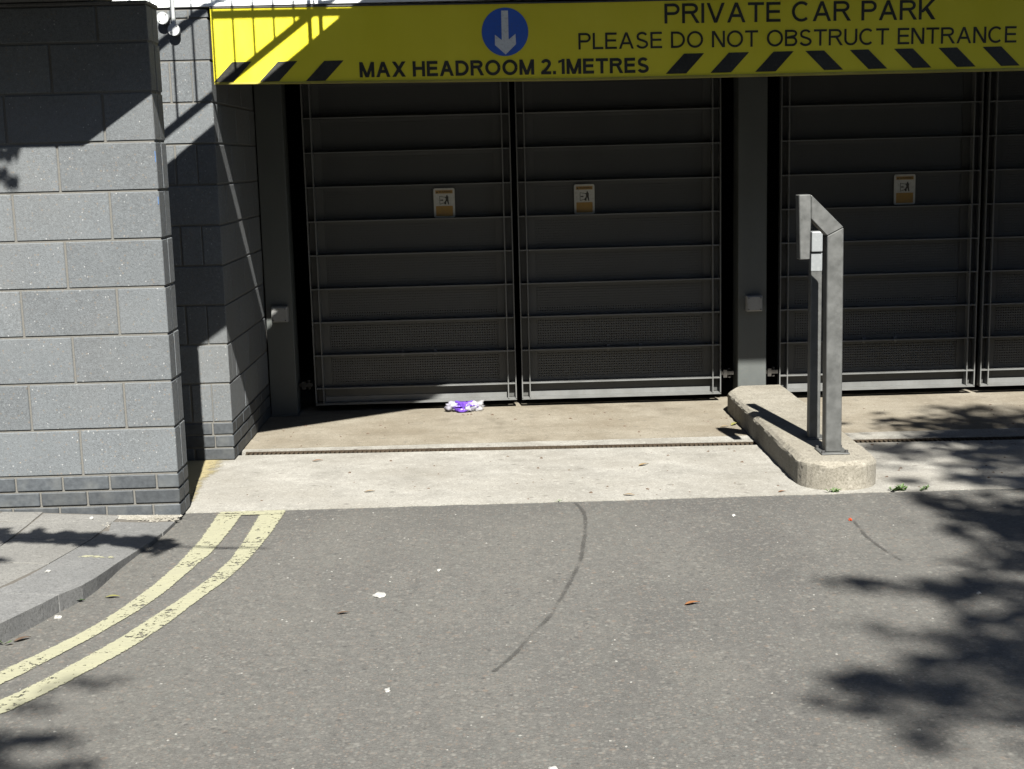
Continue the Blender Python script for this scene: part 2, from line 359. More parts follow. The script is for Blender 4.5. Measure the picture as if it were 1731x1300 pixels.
# tar cracks in the road
def offs(p, h):
    return [(x-h, y) for x, y in p], [(x+h, y) for x, y in p]
for pts, h in (([(1.915, .10), (1.945, -.05), (1.95, -.2), (1.928, -.466), (1.88, -.872), (1.803, -1.224), (1.716, -1.567), (1.631, -1.78), (1.575, -1.95), (1.50, -2.1)], .0125),
               ([(3.17, -.40), (3.155, -.65), (3.17, -.835), (3.2, -1.02)], .011)):
    ribbon('crack', *offs(pts, h), -.002, 'tar', asphalt)

# ------------------------------------------------------------------ pavement with kerb
def hz(x, y):
    s = min(1, max(0, (-.45-y)/.9)); s = s*s*(3-2*s)
    return .012 + .055*min(1, max(0, -x/.9)) + .043*s
KX = [(.0, .0), (-.4, -.027), (-.61, -.06), (-.81, -.08), (-1.02, -.092), (-1.19, -.11), (-1.3, -.16), (-1.43, -.195), (-1.56, -.238), (-1.69, -.28), (-2.1, -.42), (-2.8, -.75), (-4.0, -1.5)]
def kx(y):
    for (y0, x0), (y1, x1) in zip(KX, KX[1:]):
        if y1 <= y <= y0: return x0+(x1-x0)*(y-y0)/(y1-y0)
    return KX[-1][1]
pave = struct(bpy.data.objects.new('pavement', None)); COL.objects.link(pave)
def quadslab(name, quad, mat, thick=.12, gap=.006, tilt=0, sub=1):
    cx = sum(p[0] for p in quad)/len(quad); cy = sum(p[1] for p in quad)/len(quad)
    q = [(x+(cx-x)*gap/max(.05, math.hypot(x-cx, y-cy)), y+(cy-y)*gap/max(.05, math.hypot(x-cx, y-cy))) for x, y in quad]
    n = len(q); dz = random.uniform(-.0015, .0015)
    top = [(x, y, hz(x, y)+dz) for x, y in q]; bot = [(x, y, -.06) for x, y in q]
    b = MB(); b.v = top+bot; b.f = [tuple(range(n)), tuple(range(2*n-1, n-1, -1))] + [(i, n+i, n+(i+1) % n, (i+1) % n) for i in range(n)]
    return b.build(name, mat, pave, .0012)
KI = lambda y: kx(y)-.27
def kerb(y0, y1, n=4):
    ys = [y0+(y1-y0)*i/n for i in range(n+1)]
    quadslab('kerb_stone', [(KI(y), y) for y in ys] + [(kx(y), y) for y in reversed(ys)], 'kerb', gap=.003)
for y0, y1 in ((-.30, -1.34), (-1.34, -1.44), (-1.44, -2.2), (-2.2, -3.1), (-3.1, -4.0)): kerb(y0, y1, 8)
quadslab('kerb_stone', [(-.30, -.14), (-.27, -.30), (-.012, -.30), (-.0, -.10), (-.12, -.13)], 'kerb')
def col_slabs(xa, xb, ys):
    for y0, y1 in zip(ys, ys[1:]):
        A = lambda y: min(xb, KI(y)) if xb > -.4 else min(xb, KI(y))
        if A(y1) - xa < .05: continue
        quadslab('paving_slab', [(xa, y0), (xa, y1), (A(y1), y1), (A(y0), y0)], 'paving')
col_slabs(-.655, -.28, [-.02, -.46, -.88, -1.3])
col_slabs(-1.08, -.655, [-.0, -.175, -.64, -1.08, -1.5, -1.95])
col_slabs(-1.5, -1.08, [-.0, -.40, -.86, -1.3, -1.75, -2.2])
col_slabs(-1.95, -1.5, [-.0, -.2, -.66, -1.1, -1.55, -2.0, -2.5])
# bed under the slabs: dirt joints
b = MB(); ys = [0, -.3, -.7, -1.1, -1.4, -1.8, -2.4, -3.2, -4.0]; ys = [-.13*i for i in range(31)]; XS = [i/24 for i in range(25)]
for y in ys:
    for u in XS: x = -3.4+(kx(y)-.012+3.4)*(u**.5); b.v.append((x, y, hz(x, y)-.005))
b.f = [(i*25+j, (i+1)*25+j, (i+1)*25+j+1, i*25+j+1) for i in range(30) for j in range(24)]; b.build('slab_bed', 'dirt', pave)
ym = ribbon('kerb_mark', [(-.305, -.760), (-.115, -.762)], [(-.305, -.725), (-.115, -.727)], 0, 'line_paint', pave)
for v in ym.data.vertices: v.co.z = hz(v.co.x, v.co.y)+.0035
# broken corner: mortar rubble and a pale concrete fillet by the wall foot
r_ = random.Random(4)
def lump(name, x, y, z, rx, ry, rz, mat, parent, seed, sub=2, amp=.25):
    bm = bmesh.new(); bmesh.ops.create_icosphere(bm, subdivisions=sub, radius=1.0); rr = random.Random(seed)
    for v in bm.verts:
        k = 1+rr.uniform(-amp, amp); v.co = Vector((v.co.x*rx*k, v.co.y*ry*k, v.co.z*rz*k))
    me = bpy.data.meshes.new("mesh"); bm.to_mesh(me); bm.free()
    return link(name, me, mat, parent, (x, y, z))
fil = MB(); fil.v = [(-.30, -.02, .03), (-.005, -.005, .018), (-.01, -.11, .004), (-.12, -.14, .012), (-.28, -.15, .016)]; fil.v += [(x, y, -.05) for x, y, z in fil.v]
fil.f = [(0, 1, 2, 3, 4), (9, 8, 7, 6, 5)] + [(i, 5+i, 5+(i+1) % 5, (i+1) % 5) for i in range(5)]; fil.build('mortar_fillet', 'rubble', pave)
mb = None
rub = bpy.data.objects.new('rubble', None)
vs_all = []; fs_all = []
for i in range(60):
    x = r_.uniform(-.36, .02); y = r_.uniform(-.13, -.01) if x > -.25 else r_.uniform(-.25, -.02); s_ = r_.uniform(.003, .011); k = len(vs_all)
    for d in ((1, 0, 0), (0, 1, 0), (-1, 0, 0), (0, -1, 0), (0, 0, 1)):
        vs_all.append((x+d[0]*s_*r_.uniform(.7, 1.4), y+d[1]*s_*r_.uniform(.7, 1.4), .016+.06*max(0, -x)*.5+d[2]*s_*.8))
    fs_all += [(k, k+1, k+4), (k+1, k+2, k+4), (k+2, k+3, k+4), (k+3, k, k+4)]
ro = link('rubble', mesh(vs_all, fs_all), 'rubble', pave); ro["kind"] = "stuff"

# ------------------------------------------------------------------ block walls
CACHE = {}
def piece(name, mat, parent, axis, u0, u1, face, depth, z0, z1, sign=1):
    """one block: axis 'x' -> face on plane y=face looking -y; axis 'y' -> face on plane x=face looking +x"""
    key = (mat, axis, round(u1-u0, 3), round(depth, 3), round(z1-z0, 3))
    if key not in CACHE:
        W, D, H = u1-u0, depth, z1-z0
        b = MB().box(0, W, 0, D, 0, H) if axis == 'x' else MB().box(-D, 0, 0, W, 0, H)
        me = b.me(.0035); me.materials.append(M[mat]); CACHE[key] = me
    o = bpy.data.objects.new(name, CACHE[key]); COL.objects.link(o); o.parent = parent
    j = random.uniform(-.0012, .0012)
    o.location = (u0, face+j, z0) if axis == 'x' else (face+j, u0, z0)
    return o
def course(parent, name, mat, axis, joints, face, depth, z0, z1, g=.005):
    for a_, b_ in zip(joints, joints[1:]): piece(name, mat, parent, axis, a_+(g if a_ != joints[0] else 0), b_-(g if b_ != joints[-1] else 0), face, depth, z0+g, z1-g)

pier = thing('block_wall', 'grey concrete block wall end standing on the pavement, two dark brick courses at its foot', 'wall')
XL = -2.0
TOP = 2.415
for k in range(10):
    z0 = .225+.225*k; z1 = min(z0+.225, TOP)
    js = [-.23-.45*i for i in range(4)] if k % 2 else [-.455-.45*i for i in range(4)]
    js = [XL]+sorted([j for j in js if j > XL+.05])+[0.0]
    course(pier, 'block', 'block', 'x', js, 0.0, .10, z0, z1)
    piece('block', 'block', pier, 'x', -.44, -.0015 if k % 2 else .0005, .111, .10, z0+.005, z1-.005)
for k in range(3):
    z0 = .075*k; off = (-.105, -.217, -.105)[k]
    if k == 0: off = -.13
    js = [XL]+sorted([off-.225*i for i in range(9) if off-.225*i > XL+.05])+[.002]
    course(pier, 'brick', 'brick', 'x', js, -.003, .10, z0, z0+.075)
    piece('brick', 'brick', pier, 'x', -.22, .001, .11, .10, z0+.005, z0+.07)
MB().box(XL, -.006, .006, .095, -.05, TOP).box(XL, -.006, .1151, .204, -.05, TOP).box(XL, -.004, .0951, .115, -.05, TOP).build('mortar', 'mortar', pier)
box('padstone', 'deck', pier, XL, .004, -.004, .214, TOP+.001, 2.431, .003)
# old blue pen marks on the wall edge
for z_, h_ in ((1.705, .05), (1.51, .035)): box('blue_mark', 'blue_mark', pier, -.006, -.0025, -.0018, .0005, z_, z_+h_)

YB = 1.266; XC = .03; YE = 2.60
rec = thing('corner_wall', 'grey concrete block wall behind, turning the corner beneath the yellow sign', 'wall')
for k in range(11):
    z0 = .225+.225*k; z1 = min(z0+.225, 2.525)
    A = k % 2 == 0
    if A:
        course(rec, 'block', 'block', 'x', [XL, -1.545, -1.095, -.645, -.197, -.0805], YB, .10, z0, z1)
        course(rec, 'block', 'block', 'y', [YB, 1.716, 2.166, YE], XC, .105, z0, z1)
    else:
        course(rec, 'block', 'block', 'x', [XL, -1.77, -1.32, -.87, -.42, XC], YB, .10, z0, z1)
        course(rec, 'block', 'block', 'y', [YB+.106, 1.491, 1.941, 2.391, YE], XC, .10, z0, z1)
for k in range(3):
    z0 = .075*k
    if k % 2:
        course(rec, 'brick', 'brick', 'x', [XL, -1.87, -1.645, -1.42, -1.195, -.97, -.745, -.52, -.295, -.0785], YB-.002, .10, z0, z0+.075)
        course(rec, 'brick', 'brick', 'y', [YB-.001, 1.491, 1.716, 1.941, 2.166, 2.391, YE], XC+.002, .105, z0, z0+.075)
    else:
        course(rec, 'brick', 'brick', 'x', [XL, -1.77, -1.545, -1.32, -1.095, -.87, -.645, -.42, -.085 if k == 2 else -.195, XC+.001], YB-.002, .10, z0, z0+.075)
        course(rec, 'brick', 'brick', 'y', [YB+.106, 1.60, 1.825, 2.05, 2.275, YE], XC+.002, .10, z0, z0+.075)
MB().box(XL, XC-.006, YB+.006, YB+.09, -.05, 2.525).box(XC-.09, XC-.006, YB+.0905, 3.0, -.05, 2.525).build('mortar', 'mortar', rec)

# building shell: white wall above, dark car park behind the gates
fas = thing('white_fascia', 'white painted wall above the yellow sign', 'wall')
box('panel', 'fascia_white', fas, XL, 7.5, 1.285, 1.60, 2.557, 3.1)
box('upper_wall', 'facade_grey', fas, -16, 20, 1.62, 2.0, 3.101, 12.0)  # unseen; raised to block sky, grey to limit bounced light
box('side_wall', 'facade_grey', fas, -16, -2.001, .2, 1.9, -.1, 3.10)
box('flank_wall', 'facade_grey', fas, 7.51, 20, .4, 1.9, -.1, 3.10)
box('capping', 'fascia_white', fas, XL, 7.5, 1.264, 1.62, 2.537, 2.5565, .002)
cp = thing('car_park_interior', 'dark car park interior behind the steel gates', 'interior'); cp["kind"] = "structure"
for args in ((XL, 7.5, 8.9, 9.0, -.1, 2.6), (-.4, -.28, 3.0, 9, -.1, 2.6), (7.4, 7.5, 1.4, 9, -.1, 2.54), (-.4, 7.5, 1.605, 9, 2.56, 2.8)):
    box('wall_panel', 'dark_interior', cp, *args)
box('gate_soffit', 'dark_interior', cp, XC, 7.4, 1.33, 3.1, 2.30, 2.5)

# ------------------------------------------------------------------ yellow sign
def zb(x): return 2.128-.0115*x if x < 2.1 else 2.1038-.0018*(x-2.1)
def zt(x): return 2.531-.0085*x if x < 2.1 else 2.5132-.0018*(x-2.1)
sign = thing('headroom_sign', 'long yellow sign across the car park entrance with black warning lettering', 'sign', (0, 0, 0))
sx = [.046, 2.1, 5.9]
SY = 1.258
b = MB()
b.v = [(x, y, z(x)) for y in (SY, 1.30) for z in (zb, zt) for x in sx]
b.f = [(0, 1, 4, 3), (1, 2, 5, 4), (9, 10, 7, 6), (10, 11, 8, 7), (3, 4, 10, 9), (4, 5, 11, 10), (6, 7, 1, 0), (7, 8, 2, 1), (0, 3, 9, 6), (8, 11, 5, 2)]
b.build('panel', 'sign_yellow', sign)
b = MB(); b.prism([(sx[0], zb(sx[0])-.007), (sx[1], zb(sx[1])-.010), (sx[2], zb(sx[2])-.012), (sx[2], zb(sx[2])+.003), (sx[1], zb(sx[1])+.003), (sx[0], zb(sx[0])+.003)], 1, SY-.006, 1.302); b.build('bottom_trim', 'sign_edge', sign)
b = MB(); b.prism([(sx[0]-.002, zt(sx[0])-.004), (sx[1], zt(sx[1])-.004), (sx[2], zt(sx[2])-.004), (sx[2], zt(sx[2])+.004), (sx[1], zt(sx[1])+.004), (sx[0]-.002, zt(sx[0])+.004)], 1, SY-.004, 1.302); b.build('top_trim', 'steel_dark', sign)
def decal(name, pts, mat, y=SY-.0022, parent=sign, th=.0018):
    return MB().prism(pts, 1, y, y+th).build(name, mat, parent)
def par(pts): decal('stripe', pts, 'sign_black')
for x in (.151, .402, .656):
    z0 = zb(x)+.006; par([(x, z0+.106), (x+.106, z0+.106), (x+.001, z0), (x-.106, z0)])
for i in range(3):
    x = 2.640+.2485*i; z0 = zb(x)+.014; par([(x, z0+.107), (x+.112, z0+.107), (x+.012, z0), (x-.102, z0)])
for i in range(6):
    x = 3.313+.247*i; z0 = zb(x)+.015; par([(x, z0+.106), (x+.104, z0+.106), (x+.211, z0), (x+.106, z0)])
cx, cz, rad = 1.654, 2.364, .128
decal('blue_disc', [(cx+rad*math.cos(2*math.pi*i/48), cz+rad*1.01*math.sin(2*math.pi*i/48)) for i in range(48)], 'sign_blue')
decal('arrow', [(1.636, 2.478), (1.673, 2.477), (1.673, 2.322), (1.711, 2.352), (1.713, 2.297), (1.655, 2.243), (1.597, 2.295), (1.598, 2.350), (1.635, 2.320)], 'sign_white', SY-.0036, th=.0013)
def glyph(ch, t):
    """quads of one capital letter: cap height 1, stroke t; returns (ink width, [polygons])"""
    Q = []; h = t/2
    def bar(x0, x1, y0, y1): Q.append([(x0, y0), (x1, y0), (x1, y1), (x0, y1)])
    def sl(xb, xt, yb=0.0, yt=1.0, k=None):
        k = k if k else t*math.hypot(xt-xb, yt-yb)/(yt-yb)/2
        Q.append([(xb-k, yb), (xb+k, yb), (xt+k, yt), (xt-k, yt)])
    def path(pts):
        n = len(pts); L = []
        for i, p in enumerate(pts):
            a_ = Vector(pts[max(0, i-1)]); c_ = Vector(pts[min(n-1, i+1)]); d = (c_-a_).normalized(); nn = Vector((-d.y, d.x)); L.append((Vector(p)+nn*h, Vector(p)-nn*h))
        for (a0, a1), (b0, b1) in zip(L, L[1:]): Q.append([tuple(a0), tuple(a1), tuple(b1), tuple(b0)])
    def arc(cx_, cy_, rx, ry, a0, a1, n=14): return [(cx_+rx*math.cos(math.radians(a0+(a1-a0)*i/n)), cy_+ry*math.sin(math.radians(a0+(a1-a0)*i/n))) for i in range(n+1)]
    w_ = .8
    if ch == 'A': w_ = .92; k = t*.53; sl(k, w_/2-.0, 0, 1, k); sl(w_-k, w_/2+.0, 0, 1, k); bar(.22, w_-.22, .27, .27+t)
    elif ch == 'B': w_ = .76; bar(0, t, 0, 1); path([(t, 1-h), (w_*.58, 1-h)]+arc(w_*.58, .76, w_*.36-h*.4, .24-h, 90, -90)+[(t, .52)]); path([(t, .52), (w_*.6, .52)]+arc(w_*.6, .26+h*.5, w_*.4-h, .26-h*.5, 90, -90)+[(t, h)])
    elif ch == 'C': w_ = .92; path(arc(w_*.52, .5, w_*.52-h, .515-h, 48, 312, 24))
    elif ch == 'G': w_ = .95; path(arc(w_*.52, .5, w_*.52-h, .515-h, 48, 330, 24)); bar(w_-t, w_, .08, .48); bar(w_*.55, w_, .48-t, .48)
    elif ch == 'D': w_ = .86; bar(0, t, 0, 1); path([(t, 1-h), (w_*.42, 1-h)]+arc(w_*.42, .5, w_*.58-h, .5-h, 90, -90, 18)+[(t, h)])
    elif ch == 'E': w_ = .72; bar(0, t, 0, 1); bar(t, w_, 0, t); bar(t, w_*.94, .5-h+.02, .5+h+.02); bar(t, w_*.98, 1-t, 1)
    elif ch == 'H': w_ = .80; bar(0, t, 0, 1); bar(w_-t, w_, 0, 1); bar(t, w_-t, .5-h+.03, .5+h+.03)
    elif ch == 'I': w_ = t; bar(0, t, 0, 1)
    elif ch == 'K': w_ = .82; bar(0, t, 0, 1); sl(t*.9, w_-t*.7, .36, 1); Q.append([(w_-t*1.25, 0), (w_+.02, 0), (.30+t, .62), (.30, .50)])
    elif ch == 'L': w_ = .64; bar(0, t, 0, 1); bar(t, w_, 0, t)
    elif ch == 'M': w_ = .96; bar(0, t, 0, 1); bar(w_-t, w_, 0, 1); k = t*.55; sl(w_/2, t*.5, 0, 1, k); sl(w_/2, w_-t*.5, 0, 1, k)
    elif ch == 'N': w_ = .80; bar(0, t, 0, 1); bar(w_-t, w_, 0, 1); sl(w_-t*.62, t*.62, 0, 1, t*.62)
    elif ch == 'O': w_ = 1.0; path(arc(w_/2, .5, w_/2-h, .515-h, 0, 360, 32))
    elif ch == 'P': w_ = .76; bar(0, t, 0, 1); path([(t, 1-h), (w_*.6, 1-h)]+arc(w_*.6, .71, w_*.4-h, .29-h, 90, -90)+[(t, .42+h)])
    elif ch == 'R': w_ = .84; bar(0, t, 0, 1); path([(t, 1-h), (w_*.58, 1-h)]+arc(w_*.58, .73, w_*.37-h, .27-h, 90, -90)+[(t, .46+h)]); Q.append([(w_-t*.95, 0), (w_+.04, 0), (.42+t*1.1, .47), (.42, .47)])
    elif ch == 'S': w_ = .78; path(arc(w_*.5, .735, w_*.44-h, .28-h, 25, 200, 14)[:-1] + [(w_*.16+h*.3, .60), (w_*.36, .53), (w_*.62, .47), (w_*.88-h*.6, .385)] + arc(w_*.5, .275, w_*.48-h, .29-h, 5, -165, 14))
    elif ch == 'T': w_ = .80; bar(w_/2-h, w_/2+h, 0, 1-t); bar(0, w_, 1-t, 1)
    elif ch == 'U': w_ = .80; path([(h, 1), (h, .36)]+arc(w_/2, .36, w_/2-h, .375-h, 180, 360, 18)+[(w_-h, 1)])
    elif ch == 'V': w_ = .90; k = t*.53; sl(w_/2, k, 0, 1, k); sl(w_/2, w_-k, 0, 1, k)
    elif ch == 'W': w_ = 1.3; k = t*.52; sl(w_*.25, k, 0, 1, k); sl(w_*.25, w_*.5, 0, 1, k); sl(w_*.75, w_*.5, 0, 1, k); sl(w_*.75, w_-k, 0, 1, k)
    elif ch == 'X': w_ = .90; k = t*.62; sl(k, w_-k, 0, 1, k); sl(w_-k, k, 0, 1, k)
    elif ch == '2': w_ = .66; path(arc(w_*.5, .70, w_*.5-h, .31-h, 165, -25, 16)+[(w_*.62, .42), (w_*.30, .19), (w_*.12, t*.9)]); bar(0, w_, 0, t)
    elif ch == '1': w_ = .42; bar(w_-t, w_, 0, 1); Q.append([(0, .70), (0, .70+t*.95), (w_-t, .95), (w_-t, .80)])
    elif ch == '.': w_ = t; bar(0, t, 0, t*1.05)
    return w_, Q
def lettering(body, p0, p1, cap, mat, y, parent, t=.12, th=.0016, gap=.155, space=.40, single=False):
    adv = []; x = 0
    for ch in body:
        if ch == ' ': x += space-gap; continue
        w_, Q = glyph(ch, t); adv.append((x, w_, Q)); x += w_+gap
        if ch == '.': x += .04
    tot = adv[-1][0]+adv[-1][1]; kx_ = (p1[0]-p0[0])/tot; sl = (p1[1]-p0[1])/(p1[0]-p0[0]); acc = MB()
    for x, w_, Q in adv:
        b = acc if single else MB(); ox = p0[0]+x*kx_
        for i, q in enumerate(Q): b.prism([((a_*kx_ + (ox if single else 0)), c_*cap + sl*a_*kx_ + ((p0[1]+sl*x*kx_) if single else 0)) for a_, c_ in q], 1, (y if single else 0)-th-.00003*i, (y if single else 0)-.00001*i)
        if not single: b.build('letter', mat, parent, loc=(ox, y, p0[1]+sl*x*kx_))
    if single: acc.build('lettering', mat, parent)
lettering("MAX HEADROOM 2.1METRES", (.847, 2.139), (2.446, 2.126), .082, 'sign_black', SY-.0004, sign, t=.20, gap=.115, space=.45)
lettering("PRIVATE CAR PARK", (2.533, 2.388), (4.031, 2.375), .106, 'sign_black', SY-.0004, sign, t=.145, gap=.12, space=.56)
lettering("PLEASE DO NOT OBSTRUCT ENTRANCE", (2.057, 2.260), (4.488, 2.240), .088, 'sign_black', SY-.0004, sign, t=.135, gap=.12, space=.54)

# ------------------------------------------------------------------ gates
YG = 2.674; PG = .2254; ZG = 1.968
FZ = [ZG-PG*k for k in range(-1, 9)]            # fin heights, top to bottom
def wires(W):
    b = MB(); x = .115; H = PG-.012
    x1 = W-.115; nx = int((x1-x)/.0165)
    for i in range(nx+1): xx = x+(x1-x)*i/nx; b.box(xx-.0057, xx+.0057, .0032, .0062, .022, H-.018)
    nz = int((H-.040)/.0165)
    for i in range(nz+1): zz = .022+(H-.040)*i/nz; b.box(x, x1, .0, .003, zz-.0057, zz+.0057)
    b.box(.006, x-.003, -.002, .004, .0, H).box(x1+.003, W-.006, -.002, .004, .0, H)
    b.box(x-.0029, x1+.0029, -.001, .004, .0, .0175).box(x-.0029, x1+.0029, -.001, .004, H-.0135, H)
    return b.me()
def make_gate(x0, x1, label):
    W = x1-x0; g = thing('steel_gate', label, 'gate', (x0, YG, 0), 'steel gate leaves under the yellow sign')
    for s_ in (0, .052, W-.060, W-.008): box('stile', 'gate_paint', g, s_, s_+.008, .0, .062, .062, 2.25, .001)
    fin = MB().box(.0085, W-.0085, .003, .060, -.004, .004).me(.001); fin.materials.append(M['gate_paint'])
    # fins run between the stiles
    segs = [(.0085, .0515), (.0605, W-.0605), (W-.0515, W-.0085)]
    fm = MB()
    for p, q in segs: fm.box(p, q, .002, .062, -.004, .004)
    fm = fm.me(); fm.materials.append(M['gate_paint'])
    for z in FZ: link('fin', fm, None, g, (0, 0, z))
    wm = wires(W); wm.materials.append(M['mesh_paint'])
    for z in FZ[1:]:
        o = link('mesh_panel', wm, None, g, (0, .066, z+.006)); o["kind"] = "stuff"
    br = MB()
    for p, q in segs: br.box(p, q, .004, .060, .0585, .064)
    br.box(.0, W, -.001, .064, .052, .0583).box(.062, W-.062, .0605, .068, .0645, .100)
    br.build('bottom_rail', 'gate_paint', g)
    box('kick_plate', 'mesh_paint', g, .009, W-.009, .0685, .074, .066, .161)
    for px in (W*.44, W*.60):
        box('lock_plate', 'gate_paint', g, px-.010, px+.010, .050, .0655, FZ[8]-.022, FZ[8]+.020, .002)
    return g
make_gate(.328, 1.697, 'dark steel gate leaf nearest the corner wall, purple bag lying at its foot')
make_gate(1.733, 3.094, 'dark steel gate leaf between the middle post and the leaf beside the corner wall')
make_gate(3.492, 4.837, 'dark steel gate leaf behind the stainless stand, right of the middle post')
make_gate(4.873, 6.218, 'dark steel gate leaf cut off by the right edge of the picture')
def gate_post(x0, x1, z0, label):
    g = thing('gate_post', label, 'post', (x0, 2.60, z0), 'square steel gate posts')
    W = x1-x0
    MB().box(0, W, 0, .19, 0, 2.26-z0).build('shaft', 'post_paint', g, .004)
    box('base_plate', 'post_paint', g, -.012, W+.012, -.02, .21, .0005, .012, .002)
    return g
p1 = gate_post(.036, .215, 0, 'grey square steel post against the corner wall, left of the gates')
p2 = gate_post(3.194, 3.386, .0, 'grey square steel post between the two pairs of gates')
for par_, xs_ in ((p1, (.185,)), (p2, (-.105, .198))):
    for x in xs_:
        h = MB().box(x, x+.092, .080, .135, .182, .206).box(x+.02, x+.045, .07, .145, .165, .218).tube((x+.065, .105, .160), (x+.065, .105, .226), .012)
        h.build('hinge', 'rusty', par_)
def jbox(x, z, label):
    g = thing('junction_box', label, 'electrical box', (x, 2.6, z), 'grey boxes on the gate posts')
    MB().box(0, .108, -.058, -.0005, 0, .105).build('housing', 'box_grey', g, .006, seg=2)
    MB().box(.006, .102, -.066, -.0582, .006, .099).build('lid', 'box_grey', g, .003)
    for a_, b_ in ((.014, .014), (.094, .014), (.014, .091), (.094, .091)): MB().tube((a_, -.0662, b_), (a_, -.069, b_), .0045).build('screw', 'steel_dark', g)
    return g
jbox(.081, .642, 'small grey box on the steel post beside the corner wall')
jbox(3.240, .628, 'small grey box on the steel post behind the stainless stand')

# warning stickers
def sticker(x, z, w_, h_, label):
    g = thing('warning_sign', label, 'sign', (x, YG+.050, z), 'orange and white warning signs on the gates')
    def rr(x0, x1, z0, z1, r):
        pts = []
        for cx_, cz_, a0 in ((x1-r, z1-r, 0), (x0+r, z1-r, 90), (x0+r, z0+r, 180), (x1-r, z0+r, 270)):
            for i in range(5): t = math.radians(a0+22.5*i); pts.append((cx_+r*math.cos(t), cz_+r*math.sin(t)))
        return pts
    k = MB().prism(rr(0, w_, 0, h_, .012), 1, 0, .006).build('plate', 'sticker_white', g)
    def d(name, pts, mat, y, th=.0015): MB().prism(pts, 1, y-th, y).build(name, mat, g)
    d('header_band', [(.013, h_-.035), (w_-.013, h_-.035), (w_-.013, h_-.013), (.013, h_-.013)], 'sticker_orange', -.0003)
    d('text_band', rr(.014, w_-.014, .010, .078, .004), 'sticker_orange', -.0003)
    lettering("WARNING", (.036, h_-.030), (w_-.018, h_-.030), .012, 'sticker_ink', -.0019, g, .2, .0006, single=True)
    d('warning_triangle', [(.017, h_-.031), (.031, h_-.031), (.024, h_-.017)], 'sticker_ink', -.0019, .0008)
    for i in range(4): d('text_line', [(.022, .064-.014*i), (w_-.022-.012*(i == 3), .064-.014*i), (w_-.022-.012*(i == 3), .0615-.014*i), (.022, .0615-.014*i)], 'sticker_orange', -.0019, .0005)
    # pictogram: door leaf swinging at a figure
    ox, oz = w_*.28, .088
    lw = .003
    for q in ([(0, 0), (lw, 0), (lw, .056), (0, .056)], [(0, .053), (.040, .045), (.040, .048), (0, .056)], [(0, 0), (.036, .010), (.036, .013), (0, .003)],
              [(.005, .025), (.018, .025), (.018, .022), (.026, .0285), (.018, .035), (.018, .032), (.005, .032)]):
        d('pictogram_door', [(ox+a_, oz+b_) for a_, b_ in q], 'sticker_ink', -.0004, .001)
    fig = [(.040, .000), (.047, .000), (.050, .020), (.054, .020), (.060, -.001), (.067, -.001), (.063, .030), (.064, .050), (.060, .052), (.058, .060), (.054, .063), (.050, .060), (.049, .053), (.044, .050), (.038, .050), (.038, .046), (.044, .044), (.046, .030), (.036, .014), (.031, .012), (.033, .007)]
    d('pictogram_figure', [(ox+a_-.004, oz+b_) for a_, b_ in fig], 'sticker_ink', -.0004, .001)
    return g
sticker(1.175, 1.296, .141, .195, 'small orange and white warning sign on the gate leaf nearest the corner wall')
sticker(2.115, 1.296, .137, .197, 'small orange and white warning sign on the gate leaf left of the middle post')
sticker(4.268, 1.303, .143, .200, 'small orange and white warning sign on the gate leaf right of the middle post')

# ------------------------------------------------------------------ kerbed island
isl = thing('traffic_island', 'low concrete kerbed island with rounded end in front of the middle post', 'island')
def isl_outline(ins, n=9):
    x0, x1, y0, y1, r = 3.068+ins, 3.475-ins, .150+ins, 2.46, .19-ins*.6
    pts = [(x1, y1), (x0+.09, y1), (x0, y1-.17)]
    for i in range(n): t = math.pi+ (math.pi/2)*i/(n-1); pts.append((x0+r+r*math.cos(t), y0+r+r*math.sin(t)))
    for i in range(n): t = 1.5*math.pi + (math.pi/2)*i/(n-1); pts.append((x1-r+r*math.cos(t), y0+r+r*math.sin(t)))
    return pts
levels = [(0.0, -.05), (.0, .112), (.003, .124), (.020, .139), (.030, .142)]
b = MB(); N = len(isl_outline(0)); rj = random.Random(11)
# densify the long sides so that the chipped arris is uneven
def dens(p):
    out = []
    for i in range(len(p)):
        a_, c_ = p[i], p[(i+1) % len(p)]; L = math.dist(a_, c_); k = max(1, int(L/.045))
        out += [(a_[0]+(c_[0]-a_[0])*j/k, a_[1]+(c_[1]-a_[1])*j/k) for j in range(k)]
    return out
base_o = isl_outline(0); cnt = [max(1, int(math.dist(base_o[i], base_o[(i+1) % N])/.045)) for i in range(N)]
def dens2(p):
    out = []
    for i in range(len(p)):
        a_, c_ = p[i], p[(i+1) % len(p)]; k = cnt[i]; out += [(a_[0]+(c_[0]-a_[0])*j/k, a_[1]+(c_[1]-a_[1])*j/k) for j in range(k)]
    return out
rings = []
for li, (ins, z) in enumerate(levels):
    ring = dens2(isl_outline(ins)); rings.append(ring)
    for (x, y) in ring:
        jx = 0 if li in (0,) else rj.uniform(-.0035, .0035); b.v.append((x+jx, y+(rj.uniform(-.003, .003) if li else 0), z+(rj.uniform(-.004, .003) if li in (1, 2, 3) else 0)))
n = len(rings[0])
for li in range(len(levels)-1):
    for i in range(n): b.f.append((li*n+i, li*n+(i+1) % n, (li+1)*n+(i+1) % n, (li+1)*n+i))
b.f.append(tuple(range((len(levels)-1)*n, len(levels)*n)))
b.build('kerb_body', 'concrete_island', isl)

